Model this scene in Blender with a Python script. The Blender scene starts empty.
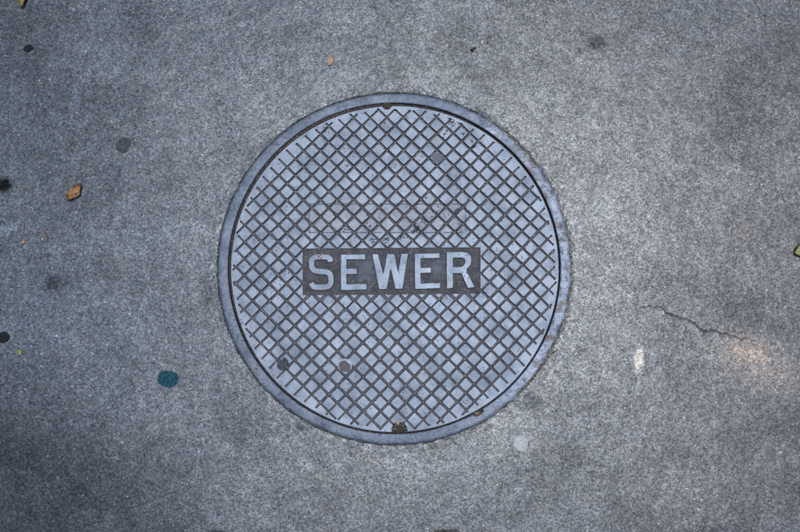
import bpy, bmesh, math, random
import numpy as np
from mathutils import Vector, Matrix

rnd = random.Random(11)
R = math.radians
scene = bpy.context.scene
col = scene.collection

# ------------------------------------------------------------------ camera
TILT = R(5.5)
DIST = 1.440
LENS = 35.0
S0 = DIST / (LENS / 36.0 * 800.0)          # metres per photo pixel on the axis
AX, AY = 5.7 * S0, -1.0 * S0               # where the optical axis meets the ground
CAM = Vector((AX, AY - DIST * math.sin(TILT), DIST * math.cos(TILT)))
cam_d = bpy.data.cameras.new('camera')
cam_d.lens = LENS
cam_d.sensor_width = 36.0
cam_d.clip_start = 0.01
cam_d.clip_end = 200.0
cam = bpy.data.objects.new('camera', cam_d)
cam.location = CAM
cam.rotation_euler = (TILT, 0, 0)
col.objects.link(cam)
scene.camera = cam

# ------------------------------------------------------------------ sky and sun
SUN_EL, SUN_AZ = R(83), R(36)              # azimuth clockwise from +Y
world = bpy.data.worlds.new('World')
scene.world = world
world.use_nodes = True
wn = world.node_tree
bg = wn.nodes['Background']
sky = wn.nodes.new('ShaderNodeTexSky')
sky.sky_type = 'NISHITA'
sky.sun_disc = False
sky.sun_elevation = SUN_EL
sky.sun_rotation = SUN_AZ
sky.air_density = 1.0
sky.dust_density = 1.5
wn.links.new(sky.outputs[0], bg.inputs[0])
bg.inputs[1].default_value = 0.05
sun_d = bpy.data.lights.new('sun', 'SUN')
sun_d.energy = 1.5
sun_d.angle = R(12)
sun_d.color = (0.91, 0.96, 1.0)
sun = bpy.data.objects.new('sun', sun_d)
sd = Vector((math.sin(SUN_AZ) * math.cos(SUN_EL), math.cos(SUN_AZ) * math.cos(SUN_EL), math.sin(SUN_EL)))
sun.rotation_euler = sd.to_track_quat('Z', 'Y').to_euler()
sun.location = sd * 5
col.objects.link(sun)
vs = scene.view_settings
vs.view_transform = 'Standard'
vs.look = 'None'
vs.gamma = 1.0
vs.exposure = 0.55
vs.use_curve_mapping = False
scene.cycles.use_denoising = False        # keep the fine grain of the concrete

# ------------------------------------------------------------------ helpers
def at(x, y, z=0.0):
    """photo pixel -> point on the plane of the pavement"""
    f = LENS / 36.0 * 800.0
    d = Vector(((x - 400.0) / f, -(y - 266.0) / f, -1.0))
    d = Matrix.Rotation(TILT, 3, 'X') @ d
    t = (z - CAM.z) / d.z
    p = CAM + d * t
    return p

def tag(o, label=None, cat=None, group=None, kind=None):
    if label: o['label'] = label
    if cat: o['category'] = cat
    if group: o['group'] = group
    if kind: o['kind'] = kind
    return o

def mesh_obj(name, verts, faces, mat=None, parent=None, loc=None, smooth=False):
    me = bpy.data.meshes.new(name)
    me.from_pydata([tuple(v) for v in verts], [], faces)
    me.update()
    return link(name, me, mat, parent, loc, smooth)

def link(name, me, mat=None, parent=None, loc=None, smooth=False):
    o = bpy.data.objects.new(name, me)
    col.objects.link(o)
    if mat is not None and len(me.materials) == 0:
        me.materials.append(mat)
    if parent is not None: o.parent = parent
    if loc is not None: o.location = loc
    if smooth:
        me.polygons.foreach_set('use_smooth', [True] * len(me.polygons))
    return o

def value_noise(x, y, cell, seed):
    """smooth 2-D lattice noise in -1..1 (numpy arrays in metres)"""
    g = np.random.default_rng(seed)
    T = 256
    tab = g.uniform(-1, 1, (T, T))
    u, v = x / cell, y / cell
    iu, iv = np.floor(u).astype(int), np.floor(v).astype(int)
    fu, fv = u - iu, v - iv
    fu, fv = fu * fu * (3 - 2 * fu), fv * fv * (3 - 2 * fv)
    a = tab[iu % T, iv % T]; b = tab[(iu + 1) % T, iv % T]
    c = tab[iu % T, (iv + 1) % T]; d = tab[(iu + 1) % T, (iv + 1) % T]
    return (a * (1 - fu) + b * fu) * (1 - fv) + (c * (1 - fu) + d * fu) * fv

class NT:
    """small node-tree writer"""
    def __init__(self, name):
        self.m = bpy.data.materials.new(name)
        self.m.use_nodes = True
        self.t = self.m.node_tree
        self.p = self.t.nodes['Principled BSDF']
        self.pos = self.n('ShaderNodeNewGeometry').outputs['Position']
    def n(self, ty, **kw):
        nd = self.t.nodes.new(ty)
        for k, v in kw.items(): setattr(nd, k, v)
        return nd
    def put(self, sock, v):
        if isinstance(v, bpy.types.NodeSocket): self.t.links.new(v, sock)
        else:
            if isinstance(v, (tuple, list)) and len(v) == 3 and sock.type == 'RGBA': v = (*v, 1.0)
            sock.default_value = v
    def math(self, op, a, b=None, c=None, clamp=False):
        nd = self.n('ShaderNodeMath', operation=op, use_clamp=clamp)
        self.put(nd.inputs[0], a)
        if b is not None: self.put(nd.inputs[1], b)
        if c is not None: self.put(nd.inputs[2], c)
        return nd.outputs[0]
    def vmath(self, op, a, b=None):
        nd = self.n('ShaderNodeVectorMath', operation=op)
        self.put(nd.inputs[0], a)
        if b is not None: self.put(nd.inputs[1], b)
        return nd.outputs['Value'] if op in ('LENGTH', 'DOT_PRODUCT', 'DISTANCE') else nd.outputs['Vector']
    def noise(self, scale, detail=2.0, rough=0.5, off=(0, 0, 0), color=False):
        v = self.vmath('ADD', self.pos, off)
        nd = self.n('ShaderNodeTexNoise')
        self.put(nd.inputs['Vector'], v)
        nd.inputs['Scale'].default_value = scale
        nd.inputs['Detail'].default_value = detail
        nd.inputs['Roughness'].default_value = rough
        return nd.outputs['Color' if color else 'Fac']
    def voro(self, scale, out='Distance', feature='F1', off=(0, 0, 0), rnd_=1.0):
        v = self.vmath('ADD', self.pos, off)
        nd = self.n('ShaderNodeTexVoronoi', feature=feature)
        self.put(nd.inputs['Vector'], v)
        nd.inputs['Scale'].default_value = scale
        nd.inputs['Randomness'].default_value = rnd_
        return nd.outputs[out]
    def ramp(self, f, stops, interp='LINEAR'):
        nd = self.n('ShaderNodeValToRGB')
        nd.color_ramp.interpolation = interp
        el = nd.color_ramp.elements
        while len(el) < len(stops): el.new(0.5)
        for e, (p, c) in zip(el, stops):
            e.position = p
            e.color = (c, c, c, 1) if isinstance(c, (int, float)) else (*c, 1)
        self.put(nd.inputs[0], f)
        return nd.outputs[0]
    def rng(self, f, a, b, c=0.0, d=1.0, smooth=True):
        nd = self.n('ShaderNodeMapRange', interpolation_type='SMOOTHSTEP' if smooth else 'LINEAR')
        self.put(nd.inputs[0], f)
        for i, v in zip((1, 2, 3, 4), (a, b, c, d)): self.put(nd.inputs[i], v)
        return nd.outputs[0]
    def mix(self, f, a, b, mode='MIX'):
        nd = self.n('ShaderNodeMix', data_type='RGBA', blend_type=mode)
        self.put(nd.inputs[0], f)
        self.put(nd.inputs[6], a); self.put(nd.inputs[7], b)
        return nd.outputs[2]
    def sep(self, v):
        nd = self.n('ShaderNodeSeparateXYZ'); self.put(nd.inputs[0], v)
        return nd.outputs
    def bump(self, h, strength, dist, prev=None):
        nd = self.n('ShaderNodeBump')
        nd.inputs['Strength'].default_value = strength
        nd.inputs['Distance'].default_value = dist
        self.put(nd.inputs['Height'], h)
        if prev is not None: self.put(nd.inputs['Normal'], prev)
        return nd.outputs[0]
    def set(self, **kw):
        names = dict(color='Base Color', rough='Roughness', metal='Metallic', normal='Normal', spec='Specular IOR Level')
        for k, v in kw.items(): self.put(self.p.inputs[names[k]], v)
        return self.m

# ------------------------------------------------------------------ sizes
R_LID = 0.3032
R_GAP = 0.3075                              # inner edge of the frame
R_RIM = 0.3268                              # outer edge of the frame
LID_C = Vector((0.0010, -0.0016, 0.0))
LID_ROT = R(0.5)
TOP = 0.0014                                # top of the lid
FLOOR = -0.0040                             # floor of the grooves
PITCH = 0.02207
LIDM = Matrix.Translation(LID_C) @ Matrix.Rotation(LID_ROT, 4, 'Z')
LIDI = LIDM.inverted()
def lp(x, y):
    """photo pixel -> lid coordinates"""
    p = LIDI @ at(x, y, TOP)
    return p.x, p.y

# ------------------------------------------------------------------ materials
def stain_or_light(k, fcol, x, y, rx, ry, rot, colour, strength, soft=0.5, rag=0.5):
    """a mark in the surface colour"""
    c = at(x, y)
    v = k.vmath('SUBTRACT', k.pos, tuple(c))
    nd = k.n('ShaderNodeVectorRotate', rotation_type='Z_AXIS')
    k.put(nd.inputs['Vector'], v); nd.inputs['Angle'].default_value = -R(rot)
    v = k.vmath('MULTIPLY', nd.outputs[0], (1 / (rx * S0), 1 / (ry * S0), 0))
    d = k.vmath('LENGTH', v)
    n = k.math('MULTIPLY_ADD', k.stain_noise, rag * 2, -rag)
    d = k.math('ADD', d, n)
    f = k.rng(d, 1 - soft, 1 + soft, strength, 0.0)
    return k.mix(f, fcol, k.mix(1.0, fcol, colour, 'MULTIPLY'))

def mat_concrete():
    k = NT('worn_concrete')
    k.stain_noise = k.noise(140, 3, 0.65)  # ragged edges for the stains and the painted light alike
    # sand and fine stone chips in grey paste
    c1 = k.sep(k.voro(370, 'Color'))
    c2 = k.sep(k.voro(720, 'Color', off=(3, 1, 0)))
    c3 = k.sep(k.voro(230, 'Color', off=(7, 2, 0)))
    g1 = k.ramp(c1[0], [(0.0, 0.02), (0.14, 0.06), (0.35, 0.135), (0.62, 0.17), (0.85, 0.27), (1.0, 0.62)])
    g2 = k.ramp(c2[1], [(0.0, 0.03), (0.25, 0.11), (0.6, 0.16), (0.9, 0.28), (1.0, 0.55)])
    g3 = k.ramp(c3[2], [(0.0, 0.08), (0.5, 0.15), (1.0, 0.24)])
    c = k.mix(0.45, g1, g2)
    c = k.mix(0.25, c, g3)
    c5 = k.sep(k.voro(150, 'Color', off=(4, 4, 0)))
    d5 = k.voro(150, 'Distance', off=(4, 4, 0))
    core = k.rng(d5, 0.16, 0.30, 1.0, 0.0)
    c = k.mix(k.math('MULTIPLY', core, k.math('GREATER_THAN', c5[0], 0.972)), c, (0.95, 0.95, 0.95))
    c = k.mix(k.math('MULTIPLY', core, k.math('LESS_THAN', c5[0], 0.04)), c, (0.02, 0.022, 0.026))
    # chips are tinted: some blue grey, some tan
    tint = k.ramp(c1[1], [(0.0, (0.78, 0.96, 1.2)), (0.45, (0.97, 1.0, 1.04)), (0.8, (1.03, 1.0, 0.96)), (1.0, (1.28, 1.0, 0.76))])
    c = k.mix(1.0, c, tint, 'MULTIPLY')
    # grime in patches
    m1 = k.noise(9, 6, 0.62, off=(2.3, 5.1, 0))
    m2 = k.noise(38, 5, 0.6, off=(1.3, 0.1, 0))
    m3 = k.noise(2.1, 3, 0.5, off=(0.75, 0.2, 0))
    m4 = k.noise(4.2, 4, 0.6, off=(6.1, 2.6, 0))
    mk = k.ramp(m1, [(0.3, (0.74, 0.75, 0.76)), (0.5, 0.98), (0.70, 1.16)])
    mk = k.mix(1.0, mk, k.ramp(m2, [(0.3, (0.80, 0.81, 0.82)), (0.52, 1.0), (0.72, 1.20)]), 'MULTIPLY')
    mk = k.mix(1.0, mk, k.ramp(m4, [(0.3, (0.80, 0.81, 0.82)), (0.5, 1.0), (0.7, 1.10)]), 'MULTIPLY')
    c = k.mix(1.0, c, k.ramp(m3, [(0.3, (0.92, 0.98, 1.03)), (0.5, (0.98, 0.99, 1.0)), (0.7, (1.04, 1.0, 0.99))]), 'MULTIPLY')
    # sandy dust and rust close to the iron frame
    d = k.vmath('LENGTH', k.vmath('MULTIPLY', k.pos, (1, 1, 0)))
    dn = k.math('MULTIPLY_ADD', m2, 0.05, d)
    c = k.mix(1.0, c, (0.94, 1.0, 1.07), 'MULTIPLY')
    f = k.rng(dn, R_RIM + 0.016, R_RIM + 0.045, 0.40, 0.0)
    c = k.mix(f, c, k.mix(0.6, c, (0.13, 0.10, 0.075)))
    # single marks
    mk = stain_or_light(k, mk, 110, 250, 260, 330, 0, (0.90, 0.99, 1.09), 1.0, 0.7, 0.3)
    mk = stain_or_light(k, mk, 760, 260, 200, 300, 0, (1.13, 1.0, 0.94), 1.0, 0.7, 0.3)
    mk = stain_or_light(k, mk, 757, 361, 37, 20, -28, (2.7, 2.15, 1.7), 0.7, 0.9, 0.6)  # broad warm sun fleck, painted into the concrete colour
    mk = stain_or_light(k, mk, 746, 351, 17, 10, -20, (2.2, 1.8, 1.4), 0.6, 0.8, 0.6)  # brighter core of the same painted sun fleck
    mk = stain_or_light(k, mk, 639, 361, 4.4, 12.0, -5, (6.0, 4.9, 3.7), 0.92, 0.5, 0.15)  # narrow oval sun fleck, put in as pale colour
    mk = stain_or_light(k, mk, 597, 42, 8.5, 8, 0, (0.32, 0.40, 0.46), 0.85, 0.4, 0.4)
    mk = stain_or_light(k, mk, 531, 402, 10, 9, 0, (0.36, 0.45, 0.55), 0.75, 0.55, 0.7)
    mk = stain_or_light(k, mk, 52, 283, 8.5, 7.5, 0, (0.3, 0.33, 0.36), 0.8, 0.55, 0.5)
    mk = stain_or_light(k, mk, 8, 229, 9, 4.5, 20, (2.6, 2.7, 2.8), 0.7, 0.5, 1.2)
    mk = stain_or_light(k, mk, 4, 185, 8, 7.5, 0, (0.06, 0.06, 0.065), 0.97, 0.45, 0.5)
    mk = stain_or_light(k, mk, 446, 533, 14, 3.5, 0, (0.2, 0.16, 0.14), 0.9, 0.4, 0.7)
    mk = stain_or_light(k, mk, 218, 533, 10, 3, 0, (0.2, 0.17, 0.15), 0.8, 0.4, 0.7)
    mk = stain_or_light(k, mk, 242, 24, 3.6, 3, 0, (2.6, 2.6, 2.6), 0.8, 0.4, 0.7)
    mk = stain_or_light(k, mk, 604, 372, 8, 4, 10, (1.5, 1.15, 0.9), 0.6, 0.6, 0.8)
    mk = stain_or_light(k, mk, 385, 62, 13, 2.5, 0, (1.5, 1.2, 0.9), 0.5, 0.6, 0.9)
    mk = stain_or_light(k, mk, 748, 232, 4.5, 3.5, 0, (1.6, 1.05, 0.75), 0.6, 0.5, 0.8)
    mk = stain_or_light(k, mk, 300, 428, 4.5, 4, 0, (0.4, 0.43, 0.5), 0.7, 0.5, 0.8)
    mk = stain_or_light(k, mk, 725, 312, 55, 24, -20, (0.72, 0.72, 0.76), 0.6, 0.8, 0.8)
    mk = stain_or_light(k, mk, 140, 25, 30, 22, 0, (0.72, 0.72, 0.76), 0.6, 0.8, 0.8)
    mk = stain_or_light(k, mk, 40, 500, 150, 85, -30, (0.44, 0.45, 0.47), 0.9, 0.85, 0.4)  # bottom-left corner darkening: lens falloff painted in, along with grime
    mk = stain_or_light(k, mk, 10, 60, 70, 90, 0, (0.68, 0.7, 0.72), 0.75, 0.8, 0.8)
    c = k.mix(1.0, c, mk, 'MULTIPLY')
    bw = k.n('ShaderNodeRGBToBW'); k.put(bw.inputs[0], mk)
    c = k.mix(1.0, c, (0.64, 0.64, 0.64), 'MULTIPLY')
    h = k.math('MULTIPLY_ADD', c1[0], 0.5, k.noise(700, 3, 0.6))
    nrm = k.bump(h, 0.17, 0.0010)
    rough = k.math('MULTIPLY_ADD', c2[0], 0.14, 0.335)
    gr = k.math('ADD', k.math('MULTIPLY', c1[0], 0.55), k.math('MULTIPLY', c2[1], 0.45))
    spec = k.rng(gr, 0.15, 0.85, 0.24, 1.02, False)
    spec = k.math('MULTIPLY', spec, k.math('MINIMUM', bw.outputs[0], 1.2))
    k.p.inputs['IOR'].default_value = 1.62
    return k.set(color=c, rough=rough, normal=nrm, spec=spec)

def iron_base(k):
    n1 = k.noise(22, 5, 0.6)
    n2 = k.noise(160, 4, 0.6, off=(3, 3, 3))
    n3 = k.noise(900, 3, 0.6, off=(5, 1, 3))
    oi = k.n('ShaderNodeObjectInfo').outputs['Random']
    c = k.ramp(n1, [(0.3, (0.118, 0.142, 0.185)), (0.5, (0.194, 0.226, 0.280)), (0.70, (0.262, 0.296, 0.354))])
    c = k.mix(1.0, c, k.ramp(n2, [(0.3, 0.70), (0.5, 1.0), (0.68, 1.16)]), 'MULTIPLY')
    c = k.mix(1.0, c, k.ramp(n3, [(0.3, 0.78), (0.5, 1.0), (0.72, 1.16)]), 'MULTIPLY')
    c = k.mix(1.0, c, k.ramp(oi, [(0.0, 0.86), (1.0, 1.1)]), 'MULTIPLY')
    # dark trodden-in smudges
    sm = k.rng(k.noise(75, 4, 0.6, off=(12.3, 4.1, 0)), 0.60, 0.68, 0.0, 0.6)
    sm = k.math('MULTIPLY', sm, k.rng(k.noise(11, 2, 0.5, off=(3.3, 8.1, 0)), 0.42, 0.6, 0.15, 1.0))
    c = k.mix(sm, c, (0.075, 0.082, 0.10))
    # thin brown film in patches
    f = k.rng(k.noise(14, 5, 0.65, off=(8.2, 1, 1)), 0.54, 0.75, 0.0, 0.35)
    c = k.mix(f, c, (0.20, 0.165, 0.15))
    return c, n1, n2, n3

def mat_iron(name, coarse=False):
    k = NT(name)
    c, n1, n2, n3 = iron_base(k)
    if coarse:
        # the right-hand side of the frame is scoured bare and pitted
        sx = k.sep(k.pos)
        right = k.rng(k.math('ADD', sx[0], k.math('MULTIPLY_ADD', n1, 0.2, -0.1)), 0.12, 0.27, 0.0, 1.0)
        c = k.mix(1.0, c, k.mix(right, (1.14, 1.14, 1.16), (2.15, 2.1, 2.08)), 'MULTIPLY')
        blot = k.math('MULTIPLY', right, k.rng(k.noise(95, 4, 0.65, off=(4, 4, 1)), 0.5, 0.66, 0.0, 0.8))
        c = k.mix(blot, c, (0.10, 0.10, 0.115))
        rust = k.math('MULTIPLY', right, k.rng(k.noise(48, 5, 0.65, off=(9, 2, 1)), 0.47, 0.64, 0.0, 0.75))
        c = k.mix(rust, c, (0.17, 0.125, 0.095))
    # open pits, deep and dark with rust
    v = k.voro(300, 'Distance', off=(0.5, 0.2, 0))
    keep = k.math('GREATER_THAN', k.sep(k.voro(300, 'Color', off=(0.5, 0.2, 0)))[0], 0.88 if not coarse else 0.45)
    pit = k.math('MULTIPLY', k.rng(v, 0.18, 0.42, 1.0, 0.0), keep)
    clus = k.rng(k.noise(45, 3, 0.6, off=(1.1, 4.4, 0)), 0.45, 0.62, 0.1, 1.0)
    pit = k.math('MULTIPLY', pit, clus)
    c = k.mix(k.math('MULTIPLY', pit, 0.85), c, (0.075, 0.062, 0.058))
    h = k.math('MULTIPLY_ADD', pit, -1.0, k.math('MULTIPLY', n3, 0.5))
    if not coarse:
        # seam of an older name plate, filled in and filed flat
        p = LIDM @ Vector((*[sum(q) / 2 for q in zip(lp(309.2, 204), lp(466, 232.6))], 0))
        hw = abs(lp(466, 218)[0] - lp(309.2, 218)[0]) / 2
        hh = abs(lp(388, 204)[1] - lp(388, 232.6)[1]) / 2
        q = k.vmath('ABSOLUTE', k.vmath('SUBTRACT', k.pos, (p.x, p.y, 0)))
        s = k.sep(q)
        sdf = k.math('MAXIMUM', k.math('SUBTRACT', s[0], hw), k.math('SUBTRACT', s[1], hh))
        ln = k.rng(k.math('ABSOLUTE', sdf), 0.0005, 0.0011, 1.0, 0.0)
        ln = k.math('MULTIPLY', ln, k.rng(k.noise(60, 2, 0.5, off=(0, 9, 0)), 0.36, 0.5, 0.15, 1.0))
        c = k.mix(k.math('MULTIPLY', ln, 0.72), c, (0.075, 0.06, 0.055))
        inside = k.rng(sdf, -0.001, 0.0, 1.0, 0.0)
        ff = k.math('MULTIPLY', inside, k.rng(n2, 0.38, 0.62, 0.08, 0.5))
        c = k.mix(ff, c, (0.16, 0.145, 0.15))
        h = k.math('MULTIPLY_ADD', ln, -1.0, h)
    nrm = k.bump(h, 0.5 if not coarse else 0.8, 0.0009)
    if coarse:
        nrm = k.bump(k.noise(120, 4, 0.65, off=(2, 2, 2)), 0.5, 0.004, nrm)
    rough = k.math('MULTIPLY_ADD', n2, 0.22, 0.40 if not coarse else 0.46)
    metal = k.math('MULTIPLY_ADD', pit, -0.7, 0.75)
    return k.set(color=c, rough=rough, metal=metal, normal=nrm)

def mat_oxide(name='rusted_iron', gain=(1.0, 1.0, 1.0), polish=True):
    """unworn, rusted and dirty iron: groove floors and sides"""
    k = NT(name)
    n1 = k.noise(55, 5, 0.65)
    n3 = k.noise(700, 4, 0.7, off=(2, 1, 0))
    c = k.ramp(n1, [(0.3, (0.068, 0.060, 0.060)), (0.5, (0.105, 0.098, 0.102)), (0.72, (0.150, 0.138, 0.138))])
    c = k.mix(1.0, c, k.ramp(n3, [(0.3, 0.6), (0.5, 1.0), (0.72, 1.5)]), 'MULTIPLY')
    sp = k.math('GREATER_THAN', k.sep(k.voro(520, 'Color'))[0], 0.965)
    c = k.mix(k.math('MULTIPLY', sp, 0.6), c, (0.42, 0.36, 0.28))
    # places where soles have polished the bottom of the name field
    c = k.mix(1.0, c, gain, 'MULTIPLY')
    for x, y, r in ((366, 270, 9), (437, 268, 7)) if polish else ():
        c = stain_polish(k, c, x, y, r, n1)
    nrm = k.bump(n3, 0.7, 0.0012)
    return k.set(color=c, rough=0.7, metal=0.15, normal=nrm, spec=0.35)

def stain_polish(k, c, x, y, r, n):
    p = at(x, y)
    d = k.vmath('LENGTH', k.vmath('MULTIPLY', k.vmath('SUBTRACT', k.pos, tuple(p)), (1 / (r * S0), 1 / (1.5 * r * S0), 0)))
    f = k.rng(k.math('ADD', d, k.math('MULTIPLY_ADD', k.noise(130, 5, 0.7, off=(x, y, 0)), 4.0, -1.6)), 0.6, 1.7, 0.7, 0.0)
    return k.mix(f, c, (0.17, 0.19, 0.23))

def mat_simple(name, a, b, scale, rough=0.7, bumpd=0.0006, spec=0.4, detail=4, speck=None):
    k = NT(name)
    n = k.noise(scale, detail, 0.6)
    c = k.ramp(n, [(0.32, a), (0.68, b)])
    if speck:
        f = k.ramp(k.sep(k.voro(480, 'Color'))[1], [(0.55, 0.0), (0.95, 1.0)])
        c = k.mix(k.math('MULTIPLY', f, speck[1]), c, speck[0])
    return k.set(color=c, rough=rough, spec=spec, normal=k.bump(k.noise(scale * 3, 3, 0.6), 0.6, bumpd))

def mat_grain(name, stops):
    k = NT(name)
    r = k.n('ShaderNodeNewGeometry').outputs['Random Per Island']
    return k.set(color=k.ramp(r, stops), rough=0.75, spec=0.4)

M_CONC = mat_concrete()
M_IRON = mat_iron('worn_cast_iron')
M_RIM = mat_iron('pitted_cast_iron', True)
M_OX = mat_oxide('rusted_iron', (0.88, 0.92, 1.0))
M_GROOVE = mat_oxide('dusty_groove_iron', (1.35, 1.42, 1.58), False)
M_WALL = mat_simple('shaded_iron_sides', (0.03, 0.03, 0.036), (0.065, 0.062, 0.07), 300, 0.85, 0.0006, 0.2)  # rusted side walls, with groove shade painted into the dark colour
M_DIRT = mat_simple('packed_dirt', (0.035, 0.028, 0.024), (0.10, 0.08, 0.065), 260, 0.95, 0.002, 0.2, 5)
M_GRIT = mat_grain('grit_grains', [(0.0, (0.09, 0.075, 0.06)), (0.4, (0.25, 0.20, 0.145)), (0.75, (0.36, 0.32, 0.26)), (1.0, (0.68, 0.66, 0.62))])
M_SCALE = mat_grain('rust_flakes', [(0.0, (0.05, 0.045, 0.045)), (0.6, (0.09, 0.075, 0.07)), (1.0, (0.15, 0.12, 0.11))])

# ------------------------------------------------------------------ pavement
CRACK = [(628, 309.5), (640, 307.6), (652, 306.8), (660.5, 306.9), (667.3, 313.2), (678.5, 317.5), (688.6, 319.3),
         (695.4, 324.9), (703.3, 331.6), (712.3, 330.5), (725.8, 333.9), (737, 337.7), (745, 338.6), (757, 342), (772, 341.5)]

def pave_height(x, y):
    z = 0.00010 * value_noise(x, y, 0.009, 1) + 0.00012 * value_noise(x, y, 0.013, 2) + 0.0003 * value_noise(x, y, 0.06, 3)
    z += 0.0010 * value_noise(x, y, 0.25, 4)
    r = np.hypot(x, y); an = np.arctan2(y, x)
    near = np.clip(1 - (r - R_RIM) / 0.022, 0, 1)
    side = 0.5 + 0.5 * np.cos(an - R(5))                       # more broken towards the right
    lip = value_noise(x, y, 0.016, 6) * 0.6 + value_noise(x, y, 0.0055, 7) * 0.6
    z += near ** 2 * lip * (0.0004 + 0.0011 * side)
    # chipped arris and open joint against the iron
    w = 0.0019 * (1 + 0.7 * value_noise(x, y, 0.012, 8) + 0.5 * value_noise(x, y, 0.004, 9)) * (1 + 0.9 * side * value_noise(x, y, 0.03, 10))
    z -= 0.0034 * np.clip(1 - (r - R_RIM) / np.maximum(w, 0.0003), 0, 1) ** 0.7 * (r < R_RIM + 0.01)
    return z

def pavement():
    def lines(a, b, fa, fb, step, fine):
        out = [a]
        while out[-1] < b:
            x = out[-1]
            out.append(x + (fine if fa < x < fb else step))
        far = [0.1, 0.3, 0.8, 2.0, 5.0, 12.0]
        return np.array([a - f for f in far[::-1]] + out + [out[-1] + f for f in far])
    p0, p1 = at(626, 304), at(774, 344)
    X = lines(-0.80, 0.81, p0.x, p1.x, 0.0023, 0.00075)
    Y = lines(-0.60, 0.59, p1.y - 0.002, p0.y + 0.002, 0.0023, 0.00075)
    nx, ny = len(X), len(Y)
    gx, gy = np.meshgrid(X, Y)
    x, y = gx.ravel(), gy.ravel()
    z = pave_height(x, y)
    r = np.hypot(x, y)
    fade = np.clip((np.minimum(0.80 - np.abs(x), 0.59 - np.abs(y))) / 0.02, 0, 1)
    # crack
    g = random.Random(5)
    pts = []
    cp = [at(a, b) for a, b in CRACK]
    for i in range(len(cp) - 1):
        for j in range(5):
            t = j / 5
            q = cp[i].lerp(cp[i + 1], t)
            pts.append((q.x + g.gauss(0, 0.0007), q.y + g.gauss(0, 0.0009)))
    pts.append((cp[-1].x, cp[-1].y))
    box = (x > p0.x - 0.03) & (x < p1.x + 0.03) & (y > p1.y - 0.03) & (y < p0.y + 0.03)
    bxx, byy = x[box], y[box]
    best = np.full(bxx.shape, 1e9); sgn = np.zeros_like(best); tt = np.zeros_like(best)
    for i in range(len(pts) - 1):
        ax, ay = pts[i]; dx, dy = pts[i + 1][0] - ax, pts[i + 1][1] - ay
        L2 = dx * dx + dy * dy + 1e-12
        t = np.clip(((bxx - ax) * dx + (byy - ay) * dy) / L2, 0, 1)
        ex, ey = bxx - ax - t * dx, byy - ay - t * dy
        d = np.hypot(ex, ey)
        m = d < best
        best = np.where(m, d, best); sgn = np.where(m, np.sign(dx * ey - dy * ex), sgn)
        tt = np.where(m, (i + t) / (len(pts) - 1), tt)
    wid = np.interp(tt, [0, 0.10, 0.22, 0.3, 0.55, 0.8, 0.88, 1.0], [0.0, 0.0003, 0.0004, 0.0010, 0.0011, 0.0007, 0.0003, 0.0])
    wid = wid * (1 + 0.35 * value_noise(bxx, byy, 0.006, 21))
    dz = -0.0034 * np.clip((wid - best) / 0.0006 + 0.5, 0, 1) * (wid > 0.0002)
    dz += 0.0011 * np.exp(-best / 0.005) * (sgn < 0) * np.clip(wid / 0.001, 0, 1)
    z[box] += dz
    z = z * fade
    co = np.stack([x, y, z], 1)
    i = np.arange(nx * ny).reshape(ny, nx)
    f = np.stack([i[:-1, :-1], i[:-1, 1:], i[1:, 1:], i[1:, :-1]], -1).reshape(-1, 4)
    keep = (r < R_RIM + 0.019)[f].all(1)
    f = f[~keep]
    used = np.zeros(len(co), bool); used[f.ravel()] = True
    new = np.cumsum(used) - 1
    co = co[used]; f = new[f]
    # fine band of concrete along the frame
    na, rr = 2000, np.concatenate([[R_RIM - 0.006], np.arange(R_RIM - 0.0012, R_RIM + 0.006, 0.0006), np.arange(R_RIM + 0.006, R_RIM + 0.024, 0.0016)])
    A, B = np.meshgrid(np.arange(na) * 2 * math.pi / na, rr)
    ax_, ay_ = (B * np.cos(A)).ravel(), (B * np.sin(A)).ravel()
    az_ = pave_height(ax_, ay_) - 0.00010 * np.clip((B.ravel() - R_RIM - 0.014) / 0.004, 0, 1)
    ii = np.arange(na * len(rr)).reshape(len(rr), na)
    f2 = np.stack([ii[:-1], ii[1:], np.roll(ii, -1, 1)[1:], np.roll(ii, -1, 1)[:-1]], -1).reshape(-1, 4) + len(co)
    co = np.concatenate([co, np.stack([ax_, ay_, az_], 1)]); f = np.concatenate([f, f2])
    me = bpy.data.meshes.new('pavement')
    me.vertices.add(len(co)); me.vertices.foreach_set('co', co.astype(np.float32).ravel())
    me.loops.add(f.size); me.loops.foreach_set('vertex_index', f.astype(np.int32).ravel())
    me.polygons.add(len(f))
    me.polygons.foreach_set('loop_start', np.arange(0, f.size, 4, dtype=np.int32))
    me.polygons.foreach_set('use_smooth', np.ones(len(f), bool))
    me.update(calc_edges=True)
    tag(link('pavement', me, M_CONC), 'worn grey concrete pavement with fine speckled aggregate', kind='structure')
pavement()

# ------------------------------------------------------------------ boolean helper
def prism(bm, pts_top, pts_bot, zt, zb):
    a = [bm.verts.new((p[0], p[1], zt)) for p in pts_top]
    b = [bm.verts.new((p[0], p[1], zb)) for p in pts_bot]
    n = len(a)
    bm.faces.new(a); bm.faces.new(b[::-1])
    for i in range(n):
        j = (i + 1) % n
        bm.faces.new((a[j], a[i], b[i], b[j]))

def bm_mesh(bm, name='tmp'):
    bmesh.ops.recalc_face_normals(bm, faces=bm.faces[:])
    me = bpy.data.meshes.new(name); bm.to_mesh(me); bm.free()
    return me

def cut(me, cutters):
    o = bpy.data.objects.new('tmp', me); col.objects.link(o)
    cs = []
    for c in cutters:
        q = bpy.data.objects.new('tmpc', c); col.objects.link(q); cs.append(q)
        m = o.modifiers.new('b', 'BOOLEAN'); m.operation = 'DIFFERENCE'; m.object = q; m.solver = 'EXACT'
    bpy.context.view_layer.update()
    dg = bpy.context.evaluated_depsgraph_get()
    out = bpy.data.meshes.new_from_object(o.evaluated_get(dg))
    for q in [o] + cs: bpy.data.objects.remove(q)
    return out

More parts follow.
